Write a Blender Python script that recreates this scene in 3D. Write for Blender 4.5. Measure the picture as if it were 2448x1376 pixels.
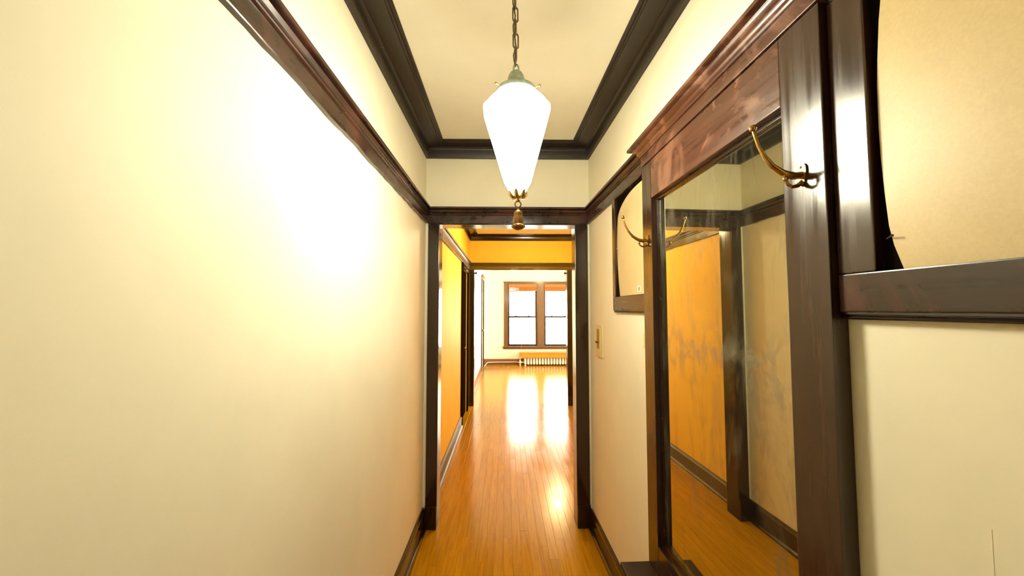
import bpy, bmesh, math, random
from mathutils import Vector, Matrix
random.seed(7)
for o in list(bpy.data.objects):
    bpy.data.objects.remove(o)
SC = bpy.context.scene
COL = SC.collection
R = math.radians

# ---------------------------------------------------------------- camera, world, exposure
cam_data = bpy.data.cameras.new('camera')
cam = bpy.data.objects.new('camera', cam_data)
COL.objects.link(cam)
cam_data.sensor_width = 36.0
cam_data.lens = 36.0 * 920.0 / 2448.0
cam_data.clip_start = 0.02
cam.location = (0, 0, 1.53)
cam.rotation_euler = (R(90 + 3.111), 0, R(-1.057))
SC.camera = cam

vs = SC.view_settings
vs.view_transform = 'Standard'
vs.look = 'None'
vs.gamma = 1.0
vs.use_curve_mapping = False
vs.exposure = 0.0
SC.cycles.max_bounces = 10
SC.cycles.diffuse_bounces = 6
SC.cycles.glossy_bounces = 5
SC.cycles.transparent_max_bounces = 12
SC.cycles.sample_clamp_indirect = 12.0
SC.cycles.caustics_reflective = False

LAMP_STRENGTH = 56.0
SKY_STRENGTH = 23.0
ROOM_LAMP_W = 74.0
FAR_LAMP_W = 85.0

world = bpy.data.worlds.new('daylight')
SC.world = world
world.use_nodes = True
bg = world.node_tree.nodes['Background']
bg.inputs['Color'].default_value = (1.0, 0.96, 0.82, 1)
bg.inputs['Strength'].default_value = SKY_STRENGTH


def portal(name, loc, rot, sx, sy):
    l = bpy.data.lights.new(name, 'AREA')
    l.shape = 'RECTANGLE'
    l.size, l.size_y = sx, sy
    l.cycles.is_portal = True
    o = bpy.data.objects.new(name, l)
    COL.objects.link(o)
    o.location = loc
    o.rotation_euler = rot


portal('daylight_portal', (1.02, 10.86, 1.3), (R(-90), 0, 0), 2.0, 1.8)
portal('daylight_portal.001', (3.66, 8.5, 1.45), (0, R(90), 0), 2.0, 3.4)


def bulb(name, loc, watts, col, rad):
    l = bpy.data.lights.new(name, 'POINT')
    l.energy = watts
    l.color = col
    l.shadow_soft_size = rad
    o = bpy.data.objects.new(name, l)
    COL.objects.link(o)
    o.location = loc


bulb('middle_room_bulb', (0.42, 4.45, 2.52), ROOM_LAMP_W, (1.0, 0.80, 0.50), 0.10)
bulb('far_room_bulb', (1.16, 8.5, 2.55), FAR_LAMP_W, (1.0, 0.78, 0.42), 0.16)

# ---------------------------------------------------------------- dimensions (metres)
XL = -0.577                      # left wall plane, shared by the three rooms
XR, D = 0.6175, 2.786            # near corridor: right corner at the end wall
ANG = R(1.7388)                  # the right wall of the corridor is slightly out of parallel
ROT = Matrix.Rotation(ANG, 4, 'Z')
HC = 2.72                        # ceiling
Y0 = -4.2                        # rear end of the corridor
D2 = D + 0.115                   # back of the end wall
D3, D4 = 6.2, 6.32               # second cross wall
X2R = 1.19                       # right wall of the middle room
D5 = 10.7                        # far wall
X3R = 3.5


def rw(off, u, z):
    """point on the right wall: off = distance out from it, u = along it from the corner"""
    v = ROT @ Vector((-off, u, 0))
    return Vector((XR + v.x, D + v.y, z))


# ---------------------------------------------------------------- materials
def new_mat(name):
    m = bpy.data.materials.new(name)
    m.use_nodes = True
    nt = m.node_tree
    return m, nt, nt.nodes['Principled BSDF']


def N(nt, typ, **kw):
    n = nt.nodes.new(typ)
    for k, v in kw.items():
        if k in n.inputs:
            n.inputs[k].default_value = v
        else:
            setattr(n, k, v)
    return n


def ramp(nt, fac, stops):
    r = nt.nodes.new('ShaderNodeValToRGB')
    el = r.color_ramp.elements
    while len(el) < len(stops):
        el.new(0.5)
    for e, (p, c) in zip(el, stops):
        e.position = p
        e.color = (*c, 1) if len(c) == 3 else c
    nt.links.new(fac, r.inputs['Fac'])
    return r


def coords(nt, scale, kind='Object'):
    tc = nt.nodes.new('ShaderNodeTexCoord')
    mp = nt.nodes.new('ShaderNodeMapping')
    mp.inputs['Scale'].default_value = scale
    nt.links.new(tc.outputs[kind], mp.inputs['Vector'])
    return mp.outputs['Vector']


def noise(nt, vec, scale, detail=4.0, rough=0.55, dist=0.0):
    n = nt.nodes.new('ShaderNodeTexNoise')
    n.inputs['Scale'].default_value = scale
    n.inputs['Detail'].default_value = detail
    n.inputs['Roughness'].default_value = rough
    n.inputs['Distortion'].default_value = dist
    nt.links.new(vec, n.inputs['Vector'])
    return n.outputs['Fac']


def bump(nt, b, height, strength, dist):
    n = nt.nodes.new('ShaderNodeBump')
    n.inputs['Strength'].default_value = strength
    n.inputs['Distance'].default_value = dist
    nt.links.new(height, n.inputs['Height'])
    nt.links.new(n.outputs['Normal'], b.inputs['Normal'])


def map_range(nt, v, a, b, c, d):
    m = nt.nodes.new('ShaderNodeMapRange')
    for i, x in zip((1, 2, 3, 4), (a, b, c, d)):
        m.inputs[i].default_value = x
    nt.links.new(v, m.inputs[0])
    return m.outputs[0]


def paint(name, col, rough=0.55, spec=0.3, bstr=0.25, var=0.05):
    m, nt, b = new_mat(name)
    v = coords(nt, (1, 1, 1))
    f = noise(nt, v, 2.2, 5)
    lo = tuple(c * (1 - var) for c in col)
    hi = tuple(min(1, c * (1 + var)) for c in col)
    r = ramp(nt, f, [(0.3, lo), (0.7, hi)])
    nt.links.new(r.outputs['Color'], b.inputs['Base Color'])
    b.inputs['Roughness'].default_value = rough
    b.inputs['Specular IOR Level'].default_value = spec
    g = noise(nt, v, 55, 4, 0.6)
    bump(nt, b, g, bstr, 0.0015)
    return m


def varnish(name, dark, light, scale, rough=(0.1, 0.3), patch=None, coat=0.35, bstr=0.12, coat_rough=0.12):
    """dark stained and varnished wood; grain runs along the axis with the smallest scale"""
    m, nt, b = new_mat(name)
    v = coords(nt, scale)
    g = noise(nt, v, 6, 8, 0.65, 0.4)
    r = ramp(nt, g, [(0.3, dark), (0.75, light)])
    out = r.outputs['Color']
    if patch:
        pv = coords(nt, (1, 1, 1))
        pn = noise(nt, pv, 4.5, 6, 0.7, 0.8)
        mask = ramp(nt, pn, [(0.50, (0, 0, 0)), (0.60, (1, 1, 1))])
        mx = nt.nodes.new('ShaderNodeMix')
        mx.data_type = 'RGBA'
        nt.links.new(mask.outputs['Color'], mx.inputs['Factor'])
        nt.links.new(out, mx.inputs[6])
        mx.inputs[7].default_value = (*patch, 1)
        out = mx.outputs[2]
        pmask = mask.outputs['Color']
    nt.links.new(out, b.inputs['Base Color'])
    rv = noise(nt, v, 3, 4)
    rr = map_range(nt, rv, 0.3, 0.7, *rough)
    if patch:
        ad = nt.nodes.new('ShaderNodeMath')
        ad.operation = 'MULTIPLY_ADD'
        nt.links.new(pmask, ad.inputs[0])
        ad.inputs[1].default_value = 0.14
        nt.links.new(rr, ad.inputs[2])
        rr = ad.outputs[0]
    nt.links.new(rr, b.inputs['Roughness'])
    b.inputs['Specular IOR Level'].default_value = 0.5
    b.inputs['Coat Weight'].default_value = coat
    b.inputs['Coat Roughness'].default_value = coat_rough
    bump(nt, b, g, bstr, 0.0008)
    return m


def dull(m, v):
    m.node_tree.nodes['Principled BSDF'].inputs['Specular IOR Level'].default_value = v


def metal(name, col, rough=0.25, metallic=1.0, var=0.3):
    m, nt, b = new_mat(name)
    v = coords(nt, (1, 1, 1))
    f = noise(nt, v, 60, 4)
    lo = tuple(c * (1 - var) for c in col)
    r = ramp(nt, f, [(0.35, lo), (0.65, col)])
    nt.links.new(r.outputs['Color'], b.inputs['Base Color'])
    b.inputs['Metallic'].default_value = metallic
    b.inputs['Roughness'].default_value = rough
    return m


M = {}
M['cream'] = paint('cream_wall_paint', (0.88, 0.83, 0.65), 0.55, 0.2)
M['ceiling'] = paint('ceiling_paint', (0.88, 0.835, 0.67), 0.7, 0.2)
M['yellow'] = paint('yellow_wall_paint', (0.85, 0.57, 0.060), 0.6, 0.2)
M['white'] = paint('white_wall_paint', (0.86, 0.83, 0.69), 0.6, 0.25)
DK, LT = (0.009, 0.0042, 0.0027), (0.028, 0.0125, 0.0072)
M['wood_y'] = varnish('dark_varnish_lengthwise', DK, LT, (9, 0.5, 9))
M['wood_x'] = varnish('dark_varnish_crosswise', DK, LT, (0.5, 9, 9))
M['wood_z'] = varnish('dark_varnish_upright', DK, LT, (9, 9, 0.5), (0.08, 0.24))
M['wood_patch'] = varnish('worn_red_varnish', (0.035, 0.010, 0.005), (0.085, 0.028, 0.014), (9, 0.6, 9),
                          (0.18, 0.42), (0.15, 0.062, 0.034))
M['wood_rail'] = varnish('red_brown_rail_varnish', (0.014, 0.0058, 0.0034), (0.036, 0.0145, 0.0080), (8, 0.5, 8), (0.2, 0.42),
                         (0.060, 0.017, 0.009), 0.25, 0.15, 0.16)
M['wood_crown'] = varnish('grey_brown_crown_stain', (0.010, 0.0062, 0.0042), (0.027, 0.0175, 0.0115), (9, 0.5, 9), (0.32, 0.5), None, 0.05)
M['wood_gold_sheen'] = varnish('gold_reflection_tinted_varnish', (0.075, 0.048, 0.007), (0.135, 0.088, 0.013), (9, 0.5, 9), (0.34, 0.5), None, 0.0)  # dark varnish; the yellow room's reflection is put into its base colour
M['wood_stile'] = varnish('brown_varnish_stile', (0.016, 0.006, 0.003), (0.038, 0.015, 0.008), (14, 14, 0.5), (0.13, 0.34), None, 0.3, 0.2, 0.16)
M['backing'] = varnish('black_backing_board', (0.004, 0.003, 0.002), (0.009, 0.006, 0.004), (4, 0.5, 4), (0.4, 0.6), None, 0.0)
M['matte'] = varnish('matte_dark_stain', (0.008, 0.005, 0.004), (0.016, 0.009, 0.006), (6, 6, 0.5), (0.5, 0.7), None, 0.0)
M['matte_y'] = varnish('matte_ledge_stain', (0.020, 0.009, 0.005), (0.034, 0.016, 0.009), (6, 0.5, 6), (0.4, 0.6), None, 0.05)
dull(M['matte'], 0.0)
dull(M['matte_y'], 0.15)
dull(M['backing'], 0.0)
dull(M['wood_z'], 0.35)
dull(M['wood_rail'], 0.32)
M['wood_gold_sheen'].node_tree.nodes['Principled BSDF'].inputs['Specular Tint'].default_value = (1.0, 0.80, 0.30, 1)  # highlights tinted gold to match the painted reflection
M['window_wood'] = varnish('window_varnish', (0.10, 0.045, 0.014), (0.20, 0.10, 0.035), (9, 9, 0.6), (0.3, 0.5))
M['base_wood'] = varnish('far_base_varnish', (0.14, 0.045, 0.016), (0.24, 0.085, 0.030), (0.5, 9, 9), (0.3, 0.5))
M['brass'] = metal('brass', (0.62, 0.42, 0.14), 0.22)
M['bronze'] = metal('aged_bronze', (0.27, 0.145, 0.05), 0.42, 0.9)
M['chain'] = metal('dark_chain_metal', (0.22, 0.16, 0.10), 0.45, 0.9)
M['cap_glow'] = metal('teal_glow_tinted_metal', (0.50, 0.64, 0.56), 0.4, 0.45)  # teal glow around the lamp cap put into the metal's colour
M['plate'] = paint('ivory_plastic', (0.74, 0.64, 0.38), 0.35, 0.5, 0.03, 0.02)
M['plate_dark'] = paint('ochre_recess', (0.34, 0.24, 0.06), 0.4, 0.4, 0.03, 0.05)
M['radiator'] = paint('radiator_enamel', (0.82, 0.78, 0.74), 0.35, 0.5, 0.05, 0.02)
M['blind'] = varnish('bamboo_blind', (0.34, 0.115, 0.018), (0.50, 0.19, 0.035), (2, 30, 60), (0.5, 0.7), None, 0.0)
M['shelf'] = varnish('honey_shelf', (0.50, 0.20, 0.012), (0.66, 0.30, 0.025), (0.6, 9, 9), (0.35, 0.5), None, 0.1)
M['sticker'] = paint('paper_sticker', (0.80, 0.78, 0.68), 0.7, 0.2, 0.02, 0.02)
M['ink'] = paint('grey_ink', (0.20, 0.19, 0.17), 0.7, 0.2, 0.02, 0.05)
M['cord'] = paint('cord_fibre', (0.55, 0.30, 0.16), 0.8, 0.2, 0.1, 0.1)


def fiberboard():
    m, nt, b = new_mat('tan_fiberboard')
    v = coords(nt, (1, 1, 1))
    big = noise(nt, v, 3, 4)
    fine = noise(nt, v, 160, 3, 0.7)
    mx = nt.nodes.new('ShaderNodeMath')
    mx.operation = 'MULTIPLY_ADD'
    nt.links.new(fine, mx.inputs[0])
    mx.inputs[1].default_value = 0.45
    nt.links.new(big, mx.inputs[2])
    r = ramp(nt, mx.outputs[0], [(0.45, (0.50, 0.385, 0.195)), (0.95, (0.65, 0.51, 0.28))])
    nt.links.new(r.outputs['Color'], b.inputs['Base Color'])
    b.inputs['Roughness'].default_value = 0.42
    b.inputs['Specular IOR Level'].default_value = 0.45
    bump(nt, b, fine, 0.15, 0.0006)
    return m


M['board'] = fiberboard()


def floor_wood(name, strips=False):
    m, nt, b = new_mat(name)
    v = coords(nt, (1, 1, 1), 'Object')
    if strips:
        pos = v
    else:
        geo = nt.nodes.new('ShaderNodeNewGeometry')
        pos = geo.outputs['Position']
    mp = nt.nodes.new('ShaderNodeMapping')
    mp.inputs['Scale'].default_value = (16, 0.8, 1)
    nt.links.new(pos, mp.inputs['Vector'])
    oi = nt.nodes.new('ShaderNodeObjectInfo')
    add = nt.nodes.new('ShaderNodeVectorMath')
    add.operation = 'ADD'
    cmb = nt.nodes.new('ShaderNodeCombineXYZ')
    ml = nt.nodes.new('ShaderNodeMath')
    ml.operation = 'MULTIPLY'
    ml.inputs[1].default_value = 37.0
    nt.links.new(oi.outputs['Random'], ml.inputs[0])
    nt.links.new(ml.outputs[0], cmb.inputs[2])
    nt.links.new(mp.outputs['Vector'], add.inputs[0])
    nt.links.new(cmb.outputs[0], add.inputs[1])
    g = noise(nt, add.outputs[0], 3.0, 8, 0.65, 1.2)
    if strips:
        g = map_range(nt, g, 0.0, 1.0, 0.40, 0.66)
    r = ramp(nt, g, [(0.25, (0.27, 0.108, 0.001)), (0.5, (0.39, 0.175, 0.002)), (0.8, (0.48, 0.228, 0.004))])
    hsv = nt.nodes.new('ShaderNodeHueSaturation')
    nt.links.new(r.outputs['Color'], hsv.inputs['Color'])
    nt.links.new(map_range(nt, oi.outputs['Random'], 0, 1, 0.955, 1.045), hsv.inputs['Value'])
    nt.links.new(hsv.outputs['Color'], b.inputs['Base Color'])
    mp2 = nt.nodes.new('ShaderNodeMapping')
    mp2.inputs['Scale'].default_value = (6, 1.5, 1)
    nt.links.new(pos, mp2.inputs['Vector'])
    rn = noise(nt, mp2.outputs['Vector'], 2.0, 4)
    nt.links.new(map_range(nt, rn, 0.3, 0.7, 0.18 if strips else 0.14, 0.22 if strips else 0.24), b.inputs['Roughness'])
    b.inputs['Specular IOR Level'].default_value = 0.22
    b.inputs['Specular Tint'].default_value = (1.0, 0.72, 0.32, 1)
    b.inputs['Coat Weight'].default_value = 0.06
    b.inputs['Coat Roughness'].default_value = 0.10
    if not strips:
        bump(nt, b, g, 0.12, 0.0006)
    return m


M['floor'] = floor_wood('honey_oak_base', True)
M['plank'] = floor_wood('honey_oak_strip')


def mirror_mat():
    m = bpy.data.materials.new('old_mirror_glass')
    m.use_nodes = True
    nt = m.node_tree
    nt.nodes.clear()
    out = nt.nodes.new('ShaderNodeOutputMaterial')
    gl = nt.nodes.new('ShaderNodeBsdfGlossy')
    gl.inputs['Color'].default_value = (0.67, 0.66, 0.50, 1)
    gl.inputs['Roughness'].default_value = 0.012
    df = nt.nodes.new('ShaderNodeBsdfDiffuse')
    df.inputs['Color'].default_value = (0.17, 0.15, 0.10, 1)
    v = coords(nt, (1, 3.0, 0.8))
    s = noise(nt, v, 4, 6, 0.6, 1.0)
    smear = map_range(nt, s, 0.50, 0.72, 0.05, 0.42)
    # a band of wiped smudges at hand height
    tc = nt.nodes.new('ShaderNodeTexCoord')
    sep = nt.nodes.new('ShaderNodeSeparateXYZ')
    nt.links.new(tc.outputs['Object'], sep.inputs[0])
    z = sep.outputs[2]
    a = map_range(nt, z, 1.26, 1.36, 0, 1)
    c = map_range(nt, z, 1.40, 1.50, 1, 0)
    band = nt.nodes.new('ShaderNodeMath')
    band.operation = 'MULTIPLY'
    nt.links.new(a, band.inputs[0])
    nt.links.new(c, band.inputs[1])
    v2 = coords(nt, (1, 1.0, 0.7))
    s2 = noise(nt, v2, 13, 4, 0.55, 0.6)
    blot = map_range(nt, s2, 0.46, 0.60, 0.0, 0.42)
    bl = nt.nodes.new('ShaderNodeMath')
    bl.operation = 'MULTIPLY'
    nt.links.new(band.outputs[0], bl.inputs[0])
    nt.links.new(blot, bl.inputs[1])
    tot = nt.nodes.new('ShaderNodeMath')
    tot.operation = 'ADD'
    tot.use_clamp = True
    nt.links.new(smear, tot.inputs[0])
    nt.links.new(bl.outputs[0], tot.inputs[1])
    mix = nt.nodes.new('ShaderNodeMixShader')
    nt.links.new(tot.outputs[0], mix.inputs[0])
    nt.links.new(gl.outputs[0], mix.inputs[1])
    nt.links.new(df.outputs[0], mix.inputs[2])
    nt.links.new(mix.outputs[0], out.inputs[0])
    return m


M['mirror'] = mirror_mat()


def pane_mat():
    m = bpy.data.materials.new('window_pane_glass')
    m.use_nodes = True
    nt = m.node_tree
    nt.nodes.clear()
    out = nt.nodes.new('ShaderNodeOutputMaterial')
    tr = nt.nodes.new('ShaderNodeBsdfTransparent')
    tr.inputs['Color'].default_value = (0.97, 0.98, 0.96, 1)
    gl = nt.nodes.new('ShaderNodeBsdfGlossy')
    gl.inputs['Roughness'].default_value = 0.02
    fr = nt.nodes.new('ShaderNodeFresnel')
    fr.inputs['IOR'].default_value = 1.45
    mix = nt.nodes.new('ShaderNodeMixShader')
    nt.links.new(fr.outputs[0], mix.inputs[0])
    nt.links.new(tr.outputs[0], mix.inputs[1])
    nt.links.new(gl.outputs[0], mix.inputs[2])
    nt.links.new(mix.outputs[0], out.inputs[0])
    return m


M['pane'] = pane_mat()


def shade_mat():
    m, nt, b = new_mat('lit_opal_glass')
    b.inputs['Base Color'].default_value = (0.9, 0.88, 0.82, 1)
    b.inputs['Roughness'].default_value = 0.25
    b.inputs['Emission Color'].default_value = (1.0, 0.935, 0.70, 1)
    # the bulb sits low in the cone, so the glass glows strongest towards its tip
    tc = nt.nodes.new('ShaderNodeTexCoord')
    sep = nt.nodes.new('ShaderNodeSeparateXYZ')
    nt.links.new(tc.outputs['Object'], sep.inputs[0])
    nt.links.new(map_range(nt, sep.outputs[2], -0.47, -0.73, 0.30 * LAMP_STRENGTH, 2.3 * LAMP_STRENGTH), b.inputs['Emission Strength'])
    return m


M['shade'] = shade_mat()


# ---------------------------------------------------------------- geometry helpers
def box(bm, x0, x1, y0, y1, z0, z1, bev=0.0):
    vsx = [bm.verts.new((x, y, z)) for x in (x0, x1) for y in (y0, y1) for z in (z0, z1)]
    idx = [(0, 1, 3, 2), (4, 6, 7, 5), (0, 4, 5, 1), (2, 3, 7, 6), (0, 2, 6, 4), (1, 5, 7, 3)]
    fs = [bm.faces.new([vsx[i] for i in f]) for f in idx]
    if bev > 0:
        es = {e for f in fs for e in f.edges}
        bmesh.ops.bevel(bm, geom=list(es), offset=bev, segments=2, affect='EDGES', profile=0.6)
    return bm


def boxes(*bs, bev=0.0):
    bm = bmesh.new()
    for b in bs:
        box(bm, *b, bev=bev)
    return bm


def sweep(bm, profile, path, closed=False, side=1, step=None, wob=0.0):
    """extrude a closed profile of (out, z) along a floor path of (x, y), mitred at the corners.
    side=+1: 'out' points to the right of the direction of travel"""
    pts = [Vector(p) for p in path]
    if step:
        q = []
        n = len(pts)
        for i in range(n if closed else n - 1):
            a, b = pts[i], pts[(i + 1) % n]
            k = max(1, int((b - a).length / step))
            q += [a + (b - a) * (j / k) for j in range(k)]
        if not closed:
            q.append(pts[-1])
        pts = q
    n = len(pts)
    rings = []
    walk = 0.0
    for i, p in enumerate(pts):
        def nrm(a, b):
            d = (b - a).normalized()
            return Vector((d.y, -d.x)) * side
        ns = []
        if closed or i > 0:
            ns.append(nrm(pts[i - 1], p))
        if closed or i < n - 1:
            ns.append(nrm(p, pts[(i + 1) % n]))
        if len(ns) == 2:
            m = (ns[0] + ns[1])
            m = m / max(0.2, m.dot(ns[0]))
        else:
            m = ns[0]
        ring = []
        zmin = min(z for _, z in profile)
        walk = 0.6 * walk + random.uniform(-wob, wob) if wob else 0.0
        for (o, z) in profile:
            dz = walk if z < zmin + 0.003 else 0
            ring.append(bm.verts.new((p.x + m.x * o, p.y + m.y * o, z + dz)))
        rings.append(ring)
    k = len(profile)
    for i in range(n if closed else n - 1):
        a, b = rings[i], rings[(i + 1) % n]
        for j in range(k):
            bm.faces.new((a[j], a[(j + 1) % k], b[(j + 1) % k], b[j]))
    if not closed:
        bm.faces.new(rings[0][::-1])
        bm.faces.new(rings[-1])
    return bm


def lathe(bm, prof, segs=24, rot=0.0, flat=False):
    rings = []
    for (r, z) in prof:
        if r < 1e-5:
            rings.append([bm.verts.new((0, 0, z))])
        else:
            rings.append([bm.verts.new((r * math.cos(rot + 2 * math.pi * i / segs),
                                        r * math.sin(rot + 2 * math.pi * i / segs), z)) for i in range(segs)])
    for a, b in zip(rings, rings[1:]):
        for i in range(segs):
            j = (i + 1) % segs
            if len(a) == 1 and len(b) == 1:
                continue
            if len(a) == 1:
                bm.faces.new((a[0], b[j], b[i]))
            elif len(b) == 1:
                bm.faces.new((a[i], a[j], b[0]))
            else:
                bm.faces.new((a[i], a[j], b[j], b[i]))
    return bm


def tube(bm, pts, rad, segs=10, closed=False):
    pts = [Vector(p) for p in pts]
    n = len(pts)
    rads = rad if isinstance(rad, (list, tuple)) else [rad] * n
    rings = []
    prev = None
    for i, p in enumerate(pts):
        if closed:
            d = pts[(i + 1) % n] - pts[i - 1]
        else:
            d = pts[min(i + 1, n - 1)] - pts[max(i - 1, 0)]
        d.normalize()
        if prev is None:
            ref = Vector((0, 0, 1)) if abs(d.z) < 0.9 else Vector((1, 0, 0))
            a = d.cross(ref).normalized()
        else:
            a = (prev - d * prev.dot(d)).normalized()
        prev = a
        b = d.cross(a)
        rings.append([bm.verts.new(p + (a * math.cos(2 * math.pi * k / segs) + b * math.sin(2 * math.pi * k / segs)) * rads[i])
                      for k in range(segs)])
    for i in range(n if closed else n - 1):
        r0, r1 = rings[i], rings[(i + 1) % n]
        for k in range(segs):
            bm.faces.new((r0[k], r0[(k + 1) % segs], r1[(k + 1) % segs], r1[k]))
    if not closed:
        bm.faces.new(rings[0][::-1])
        bm.faces.new(rings[-1])
    return bm


def ball(bm, c, r, sx=1, sy=1, sz=1, u=14, v=9):
    ret = bmesh.ops.create_uvsphere(bm, u_segments=u, v_segments=v, radius=r)
    for x in ret['verts']:
        x.co = Vector((x.co.x * sx + c[0], x.co.y * sy + c[1], x.co.z * sz + c[2]))
    return bm


def plate_outline(bm, outline, x0, x1):
    """solid sheet: outline of (y, z) between x0 and x1"""
    a = [bm.verts.new((x0, y, z)) for y, z in outline]
    b = [bm.verts.new((x1, y, z)) for y, z in outline]
    bm.faces.new(a)
    bm.faces.new(b[::-1])
    n = len(a)
    for i in range(n):
        bm.faces.new((a[i], b[i], b[(i + 1) % n], a[(i + 1) % n]))
    return bm


def obj(name, bm, mat, parent=None, smooth=None, loc=None, rotz=None):
    bmesh.ops.recalc_face_normals(bm, faces=bm.faces[:])
    me = bpy.data.meshes.new(name)
    bm.to_mesh(me)
    bm.free()
    me.materials.append(mat)
    if smooth:
        for p in me.polygons:
            p.use_smooth = True
        try:
            me.set_sharp_from_angle(angle=R(smooth))
        except Exception:
            pass
    o = bpy.data.objects.new(name, me)
    COL.objects.link(o)
    if parent:
        o.parent = parent
    if loc is not None:
        o.location = loc
    if rotz is not None:
        o.rotation_euler = (0, 0, rotz)
    return o


def tag(o, label, cat, group=None, kind=None):
    o['label'] = label
    o['category'] = cat
    if group:
        o['group'] = group
    if kind:
        o['kind'] = kind
    return o


def thing(name, label, cat, loc=(0, 0, 0), rotz=0.0, group=None, kind=None):
    o = bpy.data.objects.new(name, None)
    COL.objects.link(o)
    o.empty_display_size = 0.1
    o.location = loc
    o.rotation_euler = (0, 0, rotz)
    return tag(o, label, cat, group, kind)


def on_right_wall(u=0.0, z=0.0):
    return dict(loc=rw(0, u, z), rotz=ANG)


# ---------------------------------------------------------------- setting: shell
def S(name, bm, mat, label, cat, smooth=None, **kw):
    return tag(obj(name, bm, mat, smooth=smooth, **kw), label, cat, kind='structure')


T = 0.12
YD0, YD1, ZD = 5.18, 5.86, 2.08          # doorway in the middle room's left wall
S('wall_left', boxes((XL - T, XL, Y0, D + 0.05, 0, HC)), M['cream'], 'long cream wall left of the lamp in the near corridor', 'wall')
S('wall_right', boxes((0, T, -(D - Y0), 0.06, 0, HC), (-0.0005, 0.001, -2.2405, -2.2385, 0.25, 1.22)), M['cream'], 'cream corridor wall behind the tall mirror and coat hooks', 'wall', **on_right_wall())
S('wall_rear', boxes((XL - T, 1.0, Y0 - T, Y0, 0, HC)), M['cream'], 'cream wall closing the corridor behind the viewer', 'wall')
# end wall with the first doorway
OX0, OX1, OZ = -0.477, 0.512, 2.143
S('wall_end', boxes((XL - 0.02, OX0, D, D2 - 0.012, 0, HC), (OX1, 1.3, D, D2 - 0.012, 0, HC), (OX0, OX1, D, D2 - 0.012, OZ, HC)),
  M['cream'], 'cream end wall above and beside the first doorway', 'wall')
# middle room, painted yellow
S('wall_end_middle', boxes((XL - 0.02, OX0, D2 - 0.012, D2, 0, HC), (OX1, X2R + T, D2 - 0.012, D2, 0, HC), (OX0, OX1, D2 - 0.012, D2, OZ, HC)),
  M['yellow'], 'yellow back face of the first doorway wall', 'wall')
S('wall_left_middle', boxes((XL - T, XL, D + 0.05, YD0, 0, HC), (XL - T, XL, YD1, D4 - 0.06, 0, HC), (XL - T, XL, YD0, YD1, ZD, HC),
                            (XL - T - 0.03, XL - T, YD0 - 0.05, YD1 + 0.05, 0, HC)),
  M['yellow'], 'sunny yellow wall seen through the first doorway on the left', 'wall')
S('wall_right_middle', boxes((X2R, X2R + T, D2, D4 - 0.06, 0, HC)), M['yellow'], 'yellow wall of the middle room right of the far opening', 'wall')
FX0, FX1, FZ = -0.495, 1.005, 2.19
S('wall_far_middle', boxes((XL - 0.02, FX0, D3, D4 - 0.02, 0, HC), (FX1, X2R + 0.05, D3, D4 - 0.02, 0, HC), (FX0, FX1, D3, D4 - 0.02, FZ, HC)),
  M['yellow'], 'orange yellow wall over the second opening', 'wall')
# far living room
S('wall_near_living', boxes((XL - 0.02, FX0, D4 - 0.02, D4, 0, HC), (FX1, X3R + T, D4 - 0.02, D4, 0, HC), (FX0, FX1, D4 - 0.02, D4, FZ, HC)),
  M['white'], 'white living room face of the second opening wall', 'wall')
LY0, LY1, LZ = 9.50, 10.24, 2.26
S('wall_left_living', boxes((XL - T, XL, D4 - 0.06, LY0, 0, HC), (XL - T, XL, LY1, D5 + T, 0, HC), (XL - T, XL, LY0, LY1, LZ, HC),
                            (XL - T - 0.03, XL - T, LY0 - 0.05, LY1 + 0.05, 0, HC)),
  M['white'], 'bright white left wall of the far living room', 'wall')
WX0, WX1, WZ0, WZ1 = 0.055, 1.93, 0.50, 2.235
S('wall_window_living', boxes((XL, WX0, D5, D5 + 0.14, 0, HC), (WX1, X3R + T, D5, D5 + 0.14, 0, HC),
                              (WX0, WX1, D5, D5 + 0.14, 0, WZ0), (WX0, WX1, D5, D5 + 0.14, WZ1, HC)),
  M['white'], 'white far wall around the double window', 'wall')
RY0, RY1 = 6.8, 10.2
S('wall_right_living', boxes((X3R, X3R + 0.14, D4, RY0, 0, HC), (X3R, X3R + 0.14, RY1, D5, 0, HC),
                             (X3R, X3R + 0.14, RY0, RY1, 0, 0.45), (X3R, X3R + 0.14, RY0, RY1, 2.45, HC)),
  M['white'], 'white right wall of the living room with an added unseen window', 'wall')
S('ceiling', boxes((XL - T, 1.3, Y0 - T, D + 0.05, HC, HC + 0.1)), M['ceiling'], 'cream corridor ceiling framed by dark crown moulding', 'ceiling')
S('ceiling_middle', boxes((XL - T, X2R + T, D + 0.05, D4 - 0.06, HC, HC + 0.1)), M['ceiling'], 'middle room ceiling glimpsed over the doorway head', 'ceiling')
S('ceiling_living', boxes((XL - T, X3R + 0.14, D4 - 0.06, D5 + 0.14, HC, HC + 0.1)), M['white'], 'white living room ceiling', 'ceiling')

# floor: base slab with the separately laid oak strips on it
floor = thing('floor', 'glossy honey oak strip floor running through all rooms', 'floor', kind='structure')
obj('floor_base', boxes((XL - T, X3R + 0.14, Y0 - T, D5 + 0.14, -0.08, -0.0016)), M['floor'], floor)


def plank_mesh():
    bm = bmesh.new()
    w, h, b = 0.02835, 0.0, 0.0009
    prof = [(-w, -0.012), (-w, h - b), (-w + b, h), (w - b, h), (w, h - b), (w, -0.012)]
    a = [bm.verts.new((x, 0, z)) for x, z in prof]
    c = [bm.verts.new((x, 1, z)) for x, z in prof]
    for i in range(5):
        bm.faces.new((a[i], a[i + 1], c[i + 1], c[i]))
    bm.faces.new(a[::-1])
    bm.faces.new(c)
    bmesh.ops.recalc_face_normals(bm, faces=bm.faces[:])
    me = bpy.data.meshes.new('plank')
    bm.to_mesh(me)
    bm.free()
    me.materials.append(M['plank'])
    return me


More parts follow.
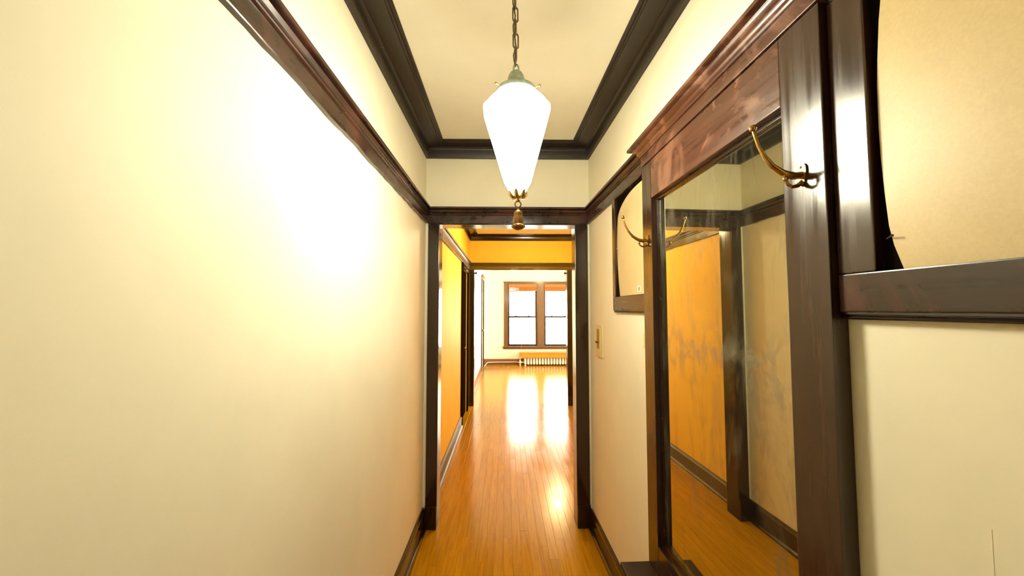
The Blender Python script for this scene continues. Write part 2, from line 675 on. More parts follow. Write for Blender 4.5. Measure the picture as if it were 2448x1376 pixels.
PM = plank_mesh()
prng = random.Random(21)
x = XL + 0.0285
while x < X2R:
    ystart = 1.55 if x < 0.64 else D2
    y = ystart - prng.uniform(0, 0.0)
    first = True
    while y < D3:
        L = prng.uniform(0.5, 1.2) if first else prng.uniform(0.9, 2.1)
        first = False
        y1 = min(y + L, D4)
        if D4 - y1 < 0.3:
            y1 = D4
        p = bpy.data.objects.new('plank', PM)
        COL.objects.link(p)
        p.parent = floor
        p.location = (x, y, prng.uniform(-0.0004, 0.0002))
        p.rotation_euler = (prng.uniform(-0.0003, 0.0003), prng.uniform(-0.0035, 0.0035), 0)
        p.scale = (1, y1 - y - 0.0008, 1)
        y = y1
    x += 0.057

# ---------------------------------------------------------------- setting: mouldings
CROWN = [(0.0, 2.632), (0.018, 2.632), (0.020, 2.635), (0.020, 2.688), (0.022, 2.694), (0.027, 2.701), (0.034, 2.706), (0.034, 2.710),
         (0.039, 2.712), (0.112, 2.712), (0.113, 2.709), (0.117, 2.7065), (0.122, 2.7065), (0.126, 2.709), (0.126, 2.713), (0.140, 2.714), (0.142, 2.716),
         (0.142, HC), (0.0, HC)]
RAIL = [(0.0, 2.150), (0.0155, 2.150), (0.017, 2.1535), (0.017, 2.2075), (0.020, 2.2085), (0.0245, 2.2115), (0.026, 2.2155), (0.0245, 2.2195),
        (0.020, 2.2220), (0.013, 2.2235), (0.013, 2.2262), (0.020, 2.2275), (0.024, 2.2310), (0.027, 2.2370), (0.0300, 2.2420), (0.030, 2.2445),
        (0.016, 2.2460), (0.016, 2.2490), (0.040, 2.2510), (0.043, 2.2530), (0.0435, 2.2630), (0.041, 2.2665), (0.0, 2.2670)]
cornerR = rw(0, 0, 0)
nearR = rw(0, -(D - Y0) + 0.02, 0)
path1 = [(XL, Y0), (XL, D), (cornerR.x, D), (nearR.x, Y0)]
S('trim_1', sweep(bmesh.new(), CROWN, path1, closed=True, side=1), M['wood_crown'],
  'dark crown moulding framing the corridor ceiling around the lamp', 'moulding', smooth=40)
pr_far = rw(0, -1.07, 0)
S('trim_2', sweep(bmesh.new(), RAIL, [(XL, Y0), (XL, D), (cornerR.x, D), (pr_far.x, pr_far.y)], side=1, step=0.03, wob=0.0022), M['wood_rail'],
  'dark picture rail along the cream left wall and over the first doorway', 'moulding', smooth=18)
a, b_ = rw(0, -2.045, 0), rw(0, -(D - Y0) + 0.02, 0)
S('trim_3', sweep(bmesh.new(), RAIL, [(a.x, a.y), (b_.x, b_.y)], side=1), M['wood_y'],
  'dark picture rail above the nearest fiberboard panel', 'moulding', smooth=35)
path2 = [(XL, D2), (XL, D3), (X2R, D3), (X2R, D2)]
S('trim_4', sweep(bmesh.new(), CROWN, path2, closed=True, side=1), M['wood_x'],
  'dark crown moulding in the yellow middle room', 'moulding', smooth=40)
RAIL2 = [(o, z + 0.006) for o, z in RAIL]
S('trim_5', sweep(bmesh.new(), RAIL2, [(XL, D2), (XL, D3), (X2R, D3)], side=1, step=0.04, wob=0.002), M['wood_gold_sheen'],
  'dark picture rail with painted-in green gold sheen in the yellow middle room', 'moulding', smooth=18)


def base_prof(h):
    return [(0.0, 0.0), (0.034, 0.0), (0.034, 0.012), (0.028, 0.020), (0.022, 0.023), (0.018, 0.024), (0.018, h - 0.030), (0.021, h - 0.027),
            (0.021, h - 0.020), (0.014, h - 0.012), (0.011, h - 0.004), (0.009, h), (0.0, h)]


S('baseboard_left', sweep(bmesh.new(), base_prof(0.142), [(XL, Y0), (XL, D)], side=1), M['wood_y'],
  'dark baseboard under the cream left corridor wall', 'baseboard', smooth=35)
p0, p1 = rw(0, 0, 0), rw(0, -1.092, 0)
S('baseboard_right', sweep(bmesh.new(), base_prof(0.128), [(p0.x, p0.y), (p1.x, p1.y)], side=1), M['wood_y'],
  'dark baseboard below the wall switch, ending at the mirror ledge', 'baseboard', smooth=35)
S('baseboard_left_middle', sweep(bmesh.new(), base_prof(0.142), [(XL, D2), (XL, YD0 - 0.085)], side=1), M['wood_gold_sheen'],
  'dark baseboard with painted-in gold sheen under the yellow wall of the middle room', 'baseboard', smooth=35)
S('baseboard_right_middle', sweep(bmesh.new(), base_prof(0.142), [(1.085, D3), (X2R, D3), (X2R, D2)], side=1), M['wood_y'],
  'dark baseboard right of the second opening', 'baseboard', smooth=35)
BP = [(0, 0), (0.03, 0), (0.03, 0.016), (0.018, 0.022), (0.018, 0.135), (0.012, 0.155), (0.0, 0.158)]
S('baseboard_left_living', sweep(bmesh.new(), BP, [(XL, D4), (XL, LY0 - 0.10)], side=1), M['base_wood'],
  'baseboard along the white left wall of the living room', 'baseboard', smooth=35)
S('baseboard_far_living', sweep(bmesh.new(), BP, [(XL, D5), (X3R, D5)], side=1), M['base_wood'],
  'red brown baseboard under the far window, left of the radiator', 'baseboard', smooth=35)

# old nails left in the mouldings
for par, (nx, ny, nz), ln in (('trim_2', (XL + 0.017, 1.275, 2.186), 0.022), ('trim_1', (XL + 0.020, 1.63, 2.664), 0.026)):
    bm = tube(bmesh.new(), [(nx - 0.004, ny, nz), (nx + ln, ny, nz + 0.006)], 0.0010, 8)
    tube(bm, [(nx + ln, ny, nz + 0.006), (nx + ln + 0.001, ny, nz + 0.0063)], 0.0023, 8)
    obj('nail', bm, M['chain'], bpy.data.objects[par])

# ---------------------------------------------------------------- setting: doorways
d1 = thing('door_1', 'dark cased doorway at the end of the near corridor, without a door', 'doorway', (0.02, D, 0), kind='structure')


def dpart(parent, name, *bs, mat='wood_z', bev=0.002, label=None):
    px, py, pz = parent.location
    bm = bmesh.new()
    for b in bs:
        box(bm, b[0] - px, b[1] - px, b[2] - py, b[3] - py, b[4] - pz, b[5] - pz, bev=bev)
    o = obj(name, bm, M[mat], parent)
    if label:
        o['label'] = label
    return o


dpart(d1, 'casing', (-0.553, OX0, D - 0.018, D, 0.155, 2.152))
dpart(d1, 'casing', (OX1, 0.600, D - 0.018, D, 0.155, 2.152))
dpart(d1, 'plinth', (-0.557, OX0 + 0.001, D - 0.025, D, 0.0, 0.157), bev=0.003)
dpart(d1, 'plinth', (OX1 - 0.001, 0.604, D - 0.025, D, 0.0, 0.157), bev=0.003)
dpart(d1, 'jamb', (OX0 - 0.012, OX0 + 0.002, D - 0.010, D2 + 0.012, 0, OZ + 0.004))
dpart(d1, 'jamb', (OX1 - 0.002, OX1 + 0.012, D - 0.010, D2 + 0.012, 0, OZ + 0.004))
dpart(d1, 'head_jamb', (OX0, OX1, D - 0.010, D2 + 0.012, OZ - 0.002, OZ + 0.012), mat='wood_x')
dpart(d1, 'rear_casing', (-0.560, OX0 - 0.003, D2, D2 + 0.018, 0, 2.14))
dpart(d1, 'rear_casing', (OX1 + 0.003, 0.60, D2, D2 + 0.018, 0, 2.14))
dpart(d1, 'rear_casing', (-0.560, 0.60, D2, D2 + 0.018, OZ + 0.004, 2.24), mat='wood_x')

d2 = thing('door_2', 'wide dark cased opening between yellow middle room and bright living room', 'doorway', (0.25, D3, 0), kind='structure')
dpart(d2, 'casing', (-0.572, FX0, D3 - 0.02, D3, 0.145, 2.158))
dpart(d2, 'casing', (FX1, 1.085, D3 - 0.02, D3, 0.145, 2.158))
dpart(d2, 'plinth', (-0.574, FX0, D3 - 0.028, D3, 0, 0.147))
dpart(d2, 'plinth', (FX1, 1.087, D3 - 0.028, D3, 0, 0.147))
dpart(d2, 'jamb', (FX0 - 0.012, FX0 + 0.002, D3 - 0.01, D4 + 0.012, 0, FZ))
dpart(d2, 'jamb', (FX1 - 0.002, FX1 + 0.012, D3 - 0.01, D4 + 0.012, 0, FZ))
dpart(d2, 'head_jamb', (FX0, FX1, D3 - 0.01, D4 + 0.012, FZ - 0.004, FZ + 0.010), mat='wood_x')
for sx, xx in ((1, FX0 + 0.002), (-1, FX1 - 0.002)):
    bm = bmesh.new()
    c = (xx - 0.25, 0.03, 2.108)
    tube(bm, [c, (c[0] + sx * 0.02, c[1], c[2])], 0.011, 10)
    ball(bm, (c[0] + sx * 0.028, c[1], c[2]), 0.02, 0.8, 1, 1)
    o = obj('curtain_knob', bm, M['wood_z'], d2, smooth=40)

d3 = thing('door_3', 'near black closed side door in the yellow wall before the second opening', 'door', (XL, 5.52, 0), kind='structure')
dpart(d3, 'casing', (XL, XL + 0.022, YD0 - 0.085, YD0, 0, 2.152), mat='matte')
dpart(d3, 'casing', (XL, XL + 0.022, YD1, YD1 + 0.085, 0, 2.152), mat='matte')
dpart(d3, 'head_casing', (XL, XL + 0.022, YD0, YD1, ZD, 2.152), mat='wood_y')
lf = dpart(d3, 'door_leaf', (XL - 0.05, XL - 0.012, YD0 + 0.003, YD1 - 0.003, 0.006, ZD - 0.003), mat='matte')
bm = boxes((-0.012, -0.004, -0.22, 0.22, 0.22, 0.95), (-0.012, -0.004, -0.22, 0.22, 1.10, 1.95), bev=0.004)
obj('door_panel', bm, M['matte'], lf)
bm = tube(bmesh.new(), [(-0.012, -0.29, 1.0), (0.03, -0.29, 1.0)], 0.008)
ball(bm, (0.042, -0.29, 1.0), 0.024)
obj('door_knob', bm, M['bronze'], lf, smooth=40)

d4 = thing('door_4', 'dark door with capped casing near the far left living room corner', 'door', (XL, 9.87, 0), kind='structure')
dpart(d4, 'casing', (XL, XL + 0.025, LY0 - 0.10, LY0, 0, LZ), mat='wood_z')
dpart(d4, 'casing', (XL, XL + 0.025, LY1, LY1 + 0.10, 0, LZ), mat='wood_z')
dpart(d4, 'head_casing', (XL, XL + 0.028, LY0 - 0.10, LY1 + 0.10, LZ, LZ + 0.085), (XL, XL + 0.05, LY0 - 0.13, LY1 + 0.13, LZ + 0.085, LZ + 0.11),
      mat='base_wood')  # head and cap coloured lighter to carry the glare on them
lf = dpart(d4, 'door_leaf', (XL - 0.05, XL - 0.012, LY0 + 0.003, LY1 - 0.003, 0.006, LZ - 0.003), mat='wood_z')
bm = boxes((-0.012, -0.004, -0.24, 0.24, 0.22, 1.0), (-0.012, -0.004, -0.24, 0.24, 1.14, 2.05), bev=0.004)
obj('door_panel', bm, M['wood_z'], lf)
bm = tube(bmesh.new(), [(-0.012, -0.31, 1.0), (0.03, -0.31, 1.0)], 0.008)
ball(bm, (0.042, -0.31, 1.0), 0.024)
obj('door_knob', bm, M['brass'], lf, smooth=40)

# ---------------------------------------------------------------- setting: windows
w1 = thing('window_1', 'double hung pair of windows in dark brown trim on the far wall', 'window', (0.99, D5, 0), kind='structure')
WW = 'window_wood'
dpart(w1, 'casing', (-0.022, WX0 + 0.012, D5 - 0.022, D5, WZ0, WZ1 + 0.005), mat=WW)
dpart(w1, 'casing', (WX1 - 0.012, WX1 + 0.077, D5 - 0.022, D5, WZ0, WZ1 + 0.005), mat=WW)
dpart(w1, 'head_casing', (-0.022, WX1 + 0.077, D5 - 0.024, D5, WZ1, 2.272), (-0.045, WX1 + 0.10, D5 - 0.045, D5, 2.272, 2.29), mat=WW)
dpart(w1, 'mullion', (0.908, 1.077, D5 - 0.022, D5 + 0.13, WZ0, WZ1), mat=WW)
dpart(w1, 'stool', (-0.05, WX1 + 0.105, D5 - 0.06, D5 + 0.13, WZ0 - 0.022, WZ0 + 0.005), mat=WW)
dpart(w1, 'apron', (-0.04, WX1 + 0.095, D5 - 0.024, D5, 0.425, WZ0 - 0.022), mat=WW)
for (x0, x1) in ((WX0 + 0.012, 0.908), (1.077, WX1 - 0.012)):
    dpart(w1, 'stop', (x0, x0 + 0.018, D5, D5 + 0.13, WZ0, WZ1), mat='base_wood')
    dpart(w1, 'stop', (x1 - 0.018, x1, D5, D5 + 0.13, WZ0, WZ1), mat='base_wood')
    dpart(w1, 'head_stop', (x0, x1, D5 + 0.002, D5 + 0.13, WZ1 - 0.02, WZ1), mat='base_wood')
    xa, xb = x0 + 0.018, x1 - 0.018
    for nm, z0, z1, yy in (('lower_sash', WZ0 + 0.006, 1.333, D5 + 0.045), ('upper_sash', 1.283, WZ1 - 0.02, D5 + 0.085)):
        fr = 0.042
        s = dpart(w1, nm, (xa, xa + fr, yy, yy + 0.035, z0, z1), (xb - fr, xb, yy, yy + 0.035, z0, z1),
                  (xa + fr, xb - fr, yy, yy + 0.035, z0, z0 + (0.05 if nm[0] == 'l' else 0.034)),
                  (xa + fr, xb - fr, yy, yy + 0.035, z1 - 0.034, z1), mat='wood_z', bev=0.0)
        px, py, pz = w1.location
        obj('pane', boxes((xa + fr - px, xb - fr - px, yy + 0.015 - py, yy + 0.019 - py, z0 + 0.03, z1 - 0.03)), M['pane'], s)
    # sash lock lifts on the meeting rail
    for k in (0.27, 0.72):
        xx = xa + (xb - xa) * k
        dpart(w1, 'sash_lock', (xx - 0.03, xx + 0.03, D5 + 0.05, D5 + 0.075, 1.325, 1.341), mat='wood_z')

w2 = thing('added_window', 'added unseen side window lighting the living room from its right wall', 'window', (X3R, 8.5, 0), kind='structure')  # out of view; added and enlarged to bring more light into the room
dpart(w2, 'frame', (X3R - 0.02, X3R + 0.10, RY0, RY0 + 0.08, 0.45, 2.45), (X3R - 0.02, X3R + 0.10, RY1 - 0.08, RY1, 0.45, 2.45),
      (X3R - 0.02, X3R + 0.10, RY0, RY1, 0.45, 0.52), (X3R - 0.02, X3R + 0.10, RY0, RY1, 2.38, 2.45),
      (X3R - 0.02, X3R + 0.10, 8.45, 8.55, 0.45, 2.45), (X3R + 0.02, X3R + 0.06, RY0, RY1, 1.32, 1.36), mat=WW)
dpart(w2, 'pane', (X3R + 0.04, X3R + 0.044, RY0 + 0.05, RY1 - 0.05, 0.5, 2.4), mat='pane', bev=0)

# roller blinds drawn up at the head of each window
for i, (x0, x1, lab) in enumerate(((0.10, 0.885, 'raised orange bamboo blind in the left half of the double window'),
                                   (1.10, 1.895, 'raised orange bamboo blind in the right half of the double window'))):
    bl = thing('window_blind', lab, 'blind', ((x0 + x1) / 2, D5 - 0.018, 2.214), group='bamboo blinds on the far window')
    w = (x1 - x0) / 2
    obj('valance', boxes((-w, w, -0.016, 0.016, -0.078, -0.002), bev=0.003), M['blind'], bl)
    for k in range(5):
        z = -0.070 - k * 0.0243
        bm = tube(bmesh.new(), [(-w + 0.003, 0.014, z - 0.012 - (0.012 if i == 0 else 0.0) * k / 4),
                                (w - 0.003, 0.014, z - 0.012 + (0.004 if i == 0 else 0) * k / 4)], 0.0128, 8)
        obj('slat', bm, M['blind'], bl, smooth=50)
    if i == 0:
        bm = tube(bmesh.new(), [(-0.02, -0.02, -0.06), (-0.022, -0.022, -0.9), (-0.03, -0.03, -1.66), (-0.05, -0.07, -1.76), (-0.056, -0.075, -1.80)], 0.0025, 6)
        obj('cord', bm, M['cord'], bl)

# ---------------------------------------------------------------- framed mirror on the corridor's right wall
UF0, UF1 = -1.092, -2.037            # far and near edges of the mirror case
GF0, GF1 = -1.190, -1.925            # opening
GZ0, GZ1 = 0.575, 2.000
mir = thing('pier_mirror', 'tall smudged wall mirror in a dark cornice topped wooden case', 'mirror', rw(0, -1.56, 0), ANG)
UB = -1.56


def mpart(parent, ub, name, *bs, mat='wood_z', bev=0.0025, zb=0.0):
    """boxes in wall coordinates: (off0, off1, u0, u1, z0, z1)"""
    bm = bmesh.new()
    for (o0, o1, u0, u1, z0, z1) in bs:
        box(bm, -max(o0, o1), -min(o0, o1), min(u0, u1) - ub, max(u0, u1) - ub, z0 - zb, z1 - zb, bev=bev)
    return obj(name, bm, M[mat], parent)


mpart(mir, UB, 'stile', (0, 0.035, UF0, GF0, 0.457, 2.162), mat='wood_stile')
mpart(mir, UB, 'stile', (0, 0.035, GF1, UF1, 0.457, 2.162), mat='wood_stile')
mpart(mir, UB, 'head_rail', (0, 0.0348, GF0, GF1, GZ1, 2.162), mat='wood_patch')
mpart(mir, UB, 'bottom_rail', (0, 0.0348, GF0, GF1, 0.457, GZ0), mat='wood_y')
mpart(mir, UB, 'frieze', (0, 0.037, UF0 + 0.002, UF1 - 0.002, 2.167, 2.212), mat='wood_patch')


def cornice(prof, u0, u1):
    # sweep around the case with returns at both ends; wall coordinates, x = -off
    bm = bmesh.new()
    path = [(0.0, u0 - UB), (-0.035, u0 - UB), (-0.035, u1 - UB), (0.0, u1 - UB)]
    sweep(bm, prof, path, side=1)
    return bm


CPROF = [(-0.02, 2.212), (0.006, 2.212), (0.009, 2.216), (0.009, 2.219), (0.012, 2.221), (0.016, 2.225), (0.017, 2.229), (0.014, 2.232), (0.018, 2.235),
         (0.026, 2.239), (0.030, 2.244), (0.031, 2.248), (0.046, 2.249), (0.049, 2.251), (0.049, 2.262), (0.046, 2.266), (-0.02, 2.266)]
bm = cornice(CPROF, UF0, UF1)
obj('cornice', bm, M['wood_patch'], mir, smooth=35)
mpart(mir, UB, 'cornice_top', (0, 0.08, UF0 + 0.04, UF1 - 0.04, 2.262, 2.268), mat='wood_y')
# bead stops round the glass
for nm, b in (('bead', (0.004, 0.012, GF0, GF0 - 0.010, GZ0, GZ1)), ('bead', (0.004, 0.012, GF1 + 0.010, GF1, GZ0, GZ1)),
              ('bead', (0.004, 0.014, GF0, GF1, GZ1 - 0.012, GZ1)), ('bead', (0.004, 0.014, GF0, GF1, GZ0, GZ0 + 0.014))):
    mpart(mir, UB, nm, b, mat='wood_y', bev=0.003)
mpart(mir, UB, 'mirror_glass', (0.0015, 0.005, GF0, GF1, GZ0, GZ1), mat='mirror', bev=0)

ledge = thing('wooden_ledge', 'low dark boxed ledge projecting from the wall under the mirror', 'ledge', rw(0.001, -1.56, 0), ANG)
mpart(ledge, UB, 'box_body', (0, 0.140, UF0 - 0.006, UF1 + 0.006, 0, 0.432), mat='matte_y')
mpart(ledge, UB, 'top_board', (0, 0.158, UF0, UF1, 0.432, 0.457), mat='matte_y', bev=0.004)
mpart(ledge, UB, 'toe_moulding', (0.13, 0.156, UF0 - 0.004, UF1 + 0.004, 0, 0.10), mat='wood_y', bev=0.004)


# ---------------------------------------------------------------- coat hooks
def coat_hook(u, z, label, first=None):
    r = thing('coat_hook', label, 'coat hook', rw(0.035, u, z), ANG, 'brass coat hooks on the mirror case')
    if first:
        for ch in first.children:
            c = ch.copy()
            COL.objects.link(c)
            c.parent = r
        return r
    bm = bmesh.new()
    out = [(0.000, 0.020), (0.008, 0.019), (0.0125, 0.012), (0.013, 0.002), (0.011, -0.010), (0.007, -0.022), (0.003, -0.028), (0, -0.029)]
    full = out + [(-y, zz) for y, zz in out[-2:0:-1]]
    plate_outline(bm, full, -0.004, 0.0)
    bmesh.ops.bevel(bm, geom=[e for e in bm.edges if e.calc_face_angle(0) > 1], offset=0.0012, segments=2, affect='EDGES')
    obj('back_plate', bm, M['brass'], r, smooth=40)
    pts, rad = [], []
    ctrl = [(-0.002, -0.004), (-0.022, -0.006), (-0.045, 0.001), (-0.066, 0.014), (-0.083, 0.034), (-0.096, 0.058), (-0.104, 0.081), (-0.107, 0.092)]
    for i, (a_, b) in enumerate(ctrl):
        pts.append((a_, 0, b))
        rad.append([0.0085, 0.0078, 0.0066, 0.0056, 0.0047, 0.0039, 0.0033, 0.003][i])
    bm = tube(bmesh.new(), pts, rad, 12)
    for vv in bm.verts:
        vv.co.y *= 1.15
    obj('upper_arm', bm, M['brass'], r, smooth=60)
    obj('ball_tip', ball(bmesh.new(), (-0.108, 0, 0.097), 0.0078), M['brass'], r, smooth=60)
    pts = [(-0.003, 0, -0.020), (-0.012, 0, -0.027), (-0.024, 0, -0.030), (-0.034, 0, -0.025), (-0.038, 0, -0.017)]
    bm = tube(bmesh.new(), pts, [0.0055, 0.0045, 0.0038, 0.0034, 0.0032], 10)
    ball(bm, (-0.039, 0, -0.013), 0.0058)
    obj('lower_arm', bm, M['brass'], r, smooth=60)
    for zz in (0.013, -0.017):
        bm = ball(bmesh.new(), (-0.0045, 0, zz), 0.003, 0.5, 1, 1, 10, 6)
        obj('screw', bm, M['bronze'], r, smooth=60)
    return r


h1 = coat_hook(-1.981, 1.822, 'nearer large looking brass coat hook, on the mirror stile beside the near fiberboard')
coat_hook(-1.147, 1.828, 'farther brass coat hook, on the mirror stile beside the small tagged board', h1)


# ---------------------------------------------------------------- framed fiberboard panels either side of the mirror
def panel_frame(label, u0, u1, stile_u, back):
    """u0 far end, u1 near end; one visible stile at stile_u"""
    ub = (u0 + u1) / 2
    p = thing('panel_frame', label, 'frame', rw(0, ub, 1.51), ANG, 'side panel frames of the mirror')
    zb = 1.51
    mpart(p, ub, 'backing', (0.0, 0.002, u0, u1, 1.52, 2.15), mat='backing', bev=0, zb=zb)
    mpart(p, ub, 'stile', (0.0, 0.020, stile_u[0], stile_u[1], 1.598, 2.152), mat='wood_stile', zb=zb)
    mpart(p, ub, 'rail', (0.0, 0.020, u0, u1, 1.524, 1.597), mat='wood_rail', zb=zb)
    bm = bmesh.new()
    prof = [(0, 1.510), (0.012, 1.510), (0.015, 1.513), (0.012, 1.517), (0.018, 1.520), (0.018, 1.5238), (0, 1.5238)]
    sweep(bm, [(o, z - zb) for o, z in prof], [(0, u0 - ub), (0, u1 - ub)], side=1)
    obj('sill_moulding', bm, M['wood_y'], p, smooth=35)
    if back:
        mpart(p, ub, 'stile', (0.0, 0.020, back[0], back[1], 1.598, 2.152), mat='wood_stile', zb=zb)
    return p, ub


pf, ubf = panel_frame('small dark frame between the wall switch and the mirror', -0.603, -1.090, (-0.603, -0.652), None)
pn, ubn = panel_frame('dark frame nearest the viewer, right of the mirror case', -2.039, -2.560, (-2.039, -2.113), (-2.49, -2.56))


def sheet(name, outline, off, label, th=0.004, curl=None):
    """thin board standing in a frame; outline in (u, z)"""
    us = [p[0] for p in outline]
    zs = [p[1] for p in outline]
    uc, zb = (min(us) + max(us)) / 2, min(zs)
    o = thing(name, label, 'board', rw(off, uc, zb), ANG, 'fiberboard sheets beside the mirror')
    bm = bmesh.new()
    plate_outline(bm, [(u - uc, z - zb) for u, z in outline], -th, 0.0)
    if curl:
        ng = [f for f in bm.faces if len(f.verts) > 4]
        bmesh.ops.triangulate(bm, faces=ng)
        bmesh.ops.subdivide_edges(bm, edges=bm.edges[:], cuts=3, use_grid_fill=True)
        for v in bm.verts:
            v.co.x -= curl(v.co.y + uc, v.co.z + zb)
    obj('panel_sheet', bm, M['board'], o, smooth=30)
    return o, uc, zb


out = [(-0.690, 1.599), (-0.672, 1.68), (-0.656, 1.80), (-0.653, 1.90), (-0.660, 1.98)]
for k in range(0, 11):
    t = k / 10 * math.pi / 2
    out.append((-0.668 - 0.30 * (1 - math.cos(t)), 2.018 + 0.112 * math.sin(t)))
out += [(-1.086, 2.132), (-1.086, 1.600)]
sf, ucf, zbf = sheet('fiberboard_sheet', out, 0.0035, 'tan board with rounded corner and small white tag, beside the wall switch')
st = mpart(sf, ucf, 'sticker', (0.0045, 0.0052, -0.948, -0.990, 1.612, 1.640), mat='sticker', bev=0, zb=zbf)
mpart(st, 0, 'print', (0.0052, 0.0055, -0.962 - ucf, -0.976 - ucf, 1.617 - zbf, 1.635 - zbf), mat='ink', bev=0)
out = [(-2.152, 1.594), (-2.137, 1.640), (-2.130, 1.675), (-2.1255, 1.735), (-2.122, 1.80), (-2.121, 1.86), (-2.122, 1.93), (-2.125, 1.98), (-2.131, 2.05),
       (-2.138, 2.10), (-2.145, 2.135), (-2.485, 2.135), (-2.485, 1.600)]
sn, ucn, zbn = sheet('fiberboard_sheet', out, 0.0035, 'large tan fiberboard sheet with bowed edge, right of the mirror case')
# loose nails pinning the sheets
for (parent, uc, u, z) in ((sn, ucn, -2.130, 1.654), (sf, ucf, -0.662, 1.86)):
    zb = parent.location.z
    bm = tube(bmesh.new(), [(-0.003, u - uc + 0.006, z - zb), (-0.013, u - uc - 0.012, z - zb + 0.002)], 0.0011, 8)
    tube(bm, [(-0.013, u - uc - 0.012, z - zb + 0.002), (-0.0137, u - uc - 0.0133, z - zb + 0.0022)], 0.0024, 8)
    obj('nail', bm, M['chain'], parent)

# ---------------------------------------------------------------- switches
sw = thing('wall_switch', 'tall ivory slider switch plate beside the first doorway', 'switch', rw(0, -0.265, 1.32), ANG)
ub = -0.265
zb = 1.32
bm = boxes((-0.010, 0, -0.072, 0.075, -0.103, 0.106), bev=0.004)
obj('plate', bm, M['plate'], sw)
obj('recess', boxes((-0.0115, -0.0095, -0.022, 0.052, -0.052, 0.078), bev=0.0008), M['plate_dark'], sw)
obj('recess_frame', boxes((-0.0135, -0.0095, -0.026, -0.020, -0.056, 0.082), (-0.0135, -0.0095, 0.050, 0.056, -0.056, 0.082),
                          (-0.0135, -0.0095, -0.026, 0.056, -0.060, -0.052), (-0.0135, -0.0095, -0.026, 0.056, 0.078, 0.086), bev=0.001), M['plate'], sw)
obj('slider', boxes((-0.022, -0.011, -0.019, 0.049, -0.014, -0.002), bev=0.002), M['brass'], sw)
pl = thing('outlet_plate', 'cream wall plate half hidden behind the mirror stile', 'wall plate', rw(0, -1.040, 1.383), ANG)
obj('plate', boxes((-0.006, 0, -0.040, 0.040, -0.036, 0.036), bev=0.003), M['plate'], pl)
obj('toggle', boxes((-0.014, -0.005, -0.006, 0.006, -0.009, 0.009), bev=0.002), M['plate'], pl)

# ---------------------------------------------------------------- pendant lamp
LX, LY, LS = 0.0336, 1.30, 1.0833
lamp = thing('pendant_lamp', 'glowing white cone shaped pendant lamp on a dark chain', 'lamp', (LX, LY, HC))
lamp.rotation_euler = (0, R(-0.75), 0)
bm = lathe(bmesh.new(), [(0, -0.0915), (0.062, -0.0915), (0.064, -0.098), (0.055, -0.108), (0.03, -0.118), (0.012, -0.126), (0, -0.128)])
obj('ceiling_canopy', bm, M['bronze'], lamp, smooth=40)
z = -0.034
link_len = 0.0475


def link_bm():
    bm = bmesh.new()
    hl, hw = 0.0165, 0.0085
    pts = []
    for k in range(8):
        t = math.pi * k / 7
        pts.append((hw * math.cos(t), 0, hl + hw * math.sin(t)))
    for k in range(8):
        t = math.pi + math.pi * k / 7
        pts.append((hw * math.cos(t), 0, -hl + hw * math.sin(t)))
    return tube(bm, pts, 0.0026, 8, closed=True)


LM = None
k = 0
chain = None
pitch = 0.0445
ztop, zend = -0.058, -0.395
zc = ztop
while zc > zend + 0.02:
    if zc > -0.135:
        zc -= pitch
        k += 1
        continue
    if LM is None:
        o = obj('chain_link', link_bm(), M['chain'], lamp, smooth=60)
        LM = o.data
    else:
        o = bpy.data.objects.new('chain_link', LM)
        COL.objects.link(o)
        o.parent = lamp
    o.location = (0, 0, zc)
    o.rotation_euler = (0, 0, R(18) if k % 2 == 0 else R(98))
    zc -= pitch
    k += 1
bm = tube(bmesh.new(), [(0.004 * math.sin(j * 1.3) - 0.004, 0.006 * math.cos(j * 1.1), -0.118 - j * 0.0197) for j in range(16)], 0.0024, 8)
obj('electric_cord', bm, M['chain'], lamp, smooth=60)
# top loop and bell shaped cap
tl = []
for j in range(14):
    t = 2 * math.pi * j / 14
    tl.append((0.008 * math.cos(t), 0, -0.416 + 0.013 * math.sin(t)))
obj('top_loop', tube(bmesh.new(), tl, 0.0028, 8, closed=True), M['cap_glow'], lamp, smooth=60)
cap = [(0, -0.426), (0.010, -0.427), (0.018, -0.431), (0.025, -0.442), (0.028, -0.456), (0.031, -0.466), (0.040, -0.474), (0.053, -0.481),
       (0.062, -0.488), (0.066, -0.498), (0.066, -0.503), (0.050, -0.503)]
obj('shade_cap', lathe(bmesh.new(), cap, 32), M['cap_glow'], lamp, smooth=40)
for t in (R(95), R(215), R(335)):
    bm = tube(bmesh.new(), [(0.060 * math.cos(t), 0.060 * math.sin(t), -0.495), (0.078 * math.cos(t), 0.078 * math.sin(t), -0.493)], 0.0022, 8)
    ball(bm, (0.079 * math.cos(t), 0.079 * math.sin(t), -0.493), 0.0040)
    obj('thumb_screw', bm, M['brass'], lamp, smooth=60)
shade = [(0.052, -0.496), (0.062, -0.503), (0.078, -0.516), (0.1085, -0.549), (0.109, -0.565), (0.048, -0.775), (0.044, -0.788), (0.025, -0.822), (0.0, -0.824)]
obj('glass_shade', lathe(bmesh.new(), shade, 12, rot=R(15)), M['shade'], lamp, smooth=20)
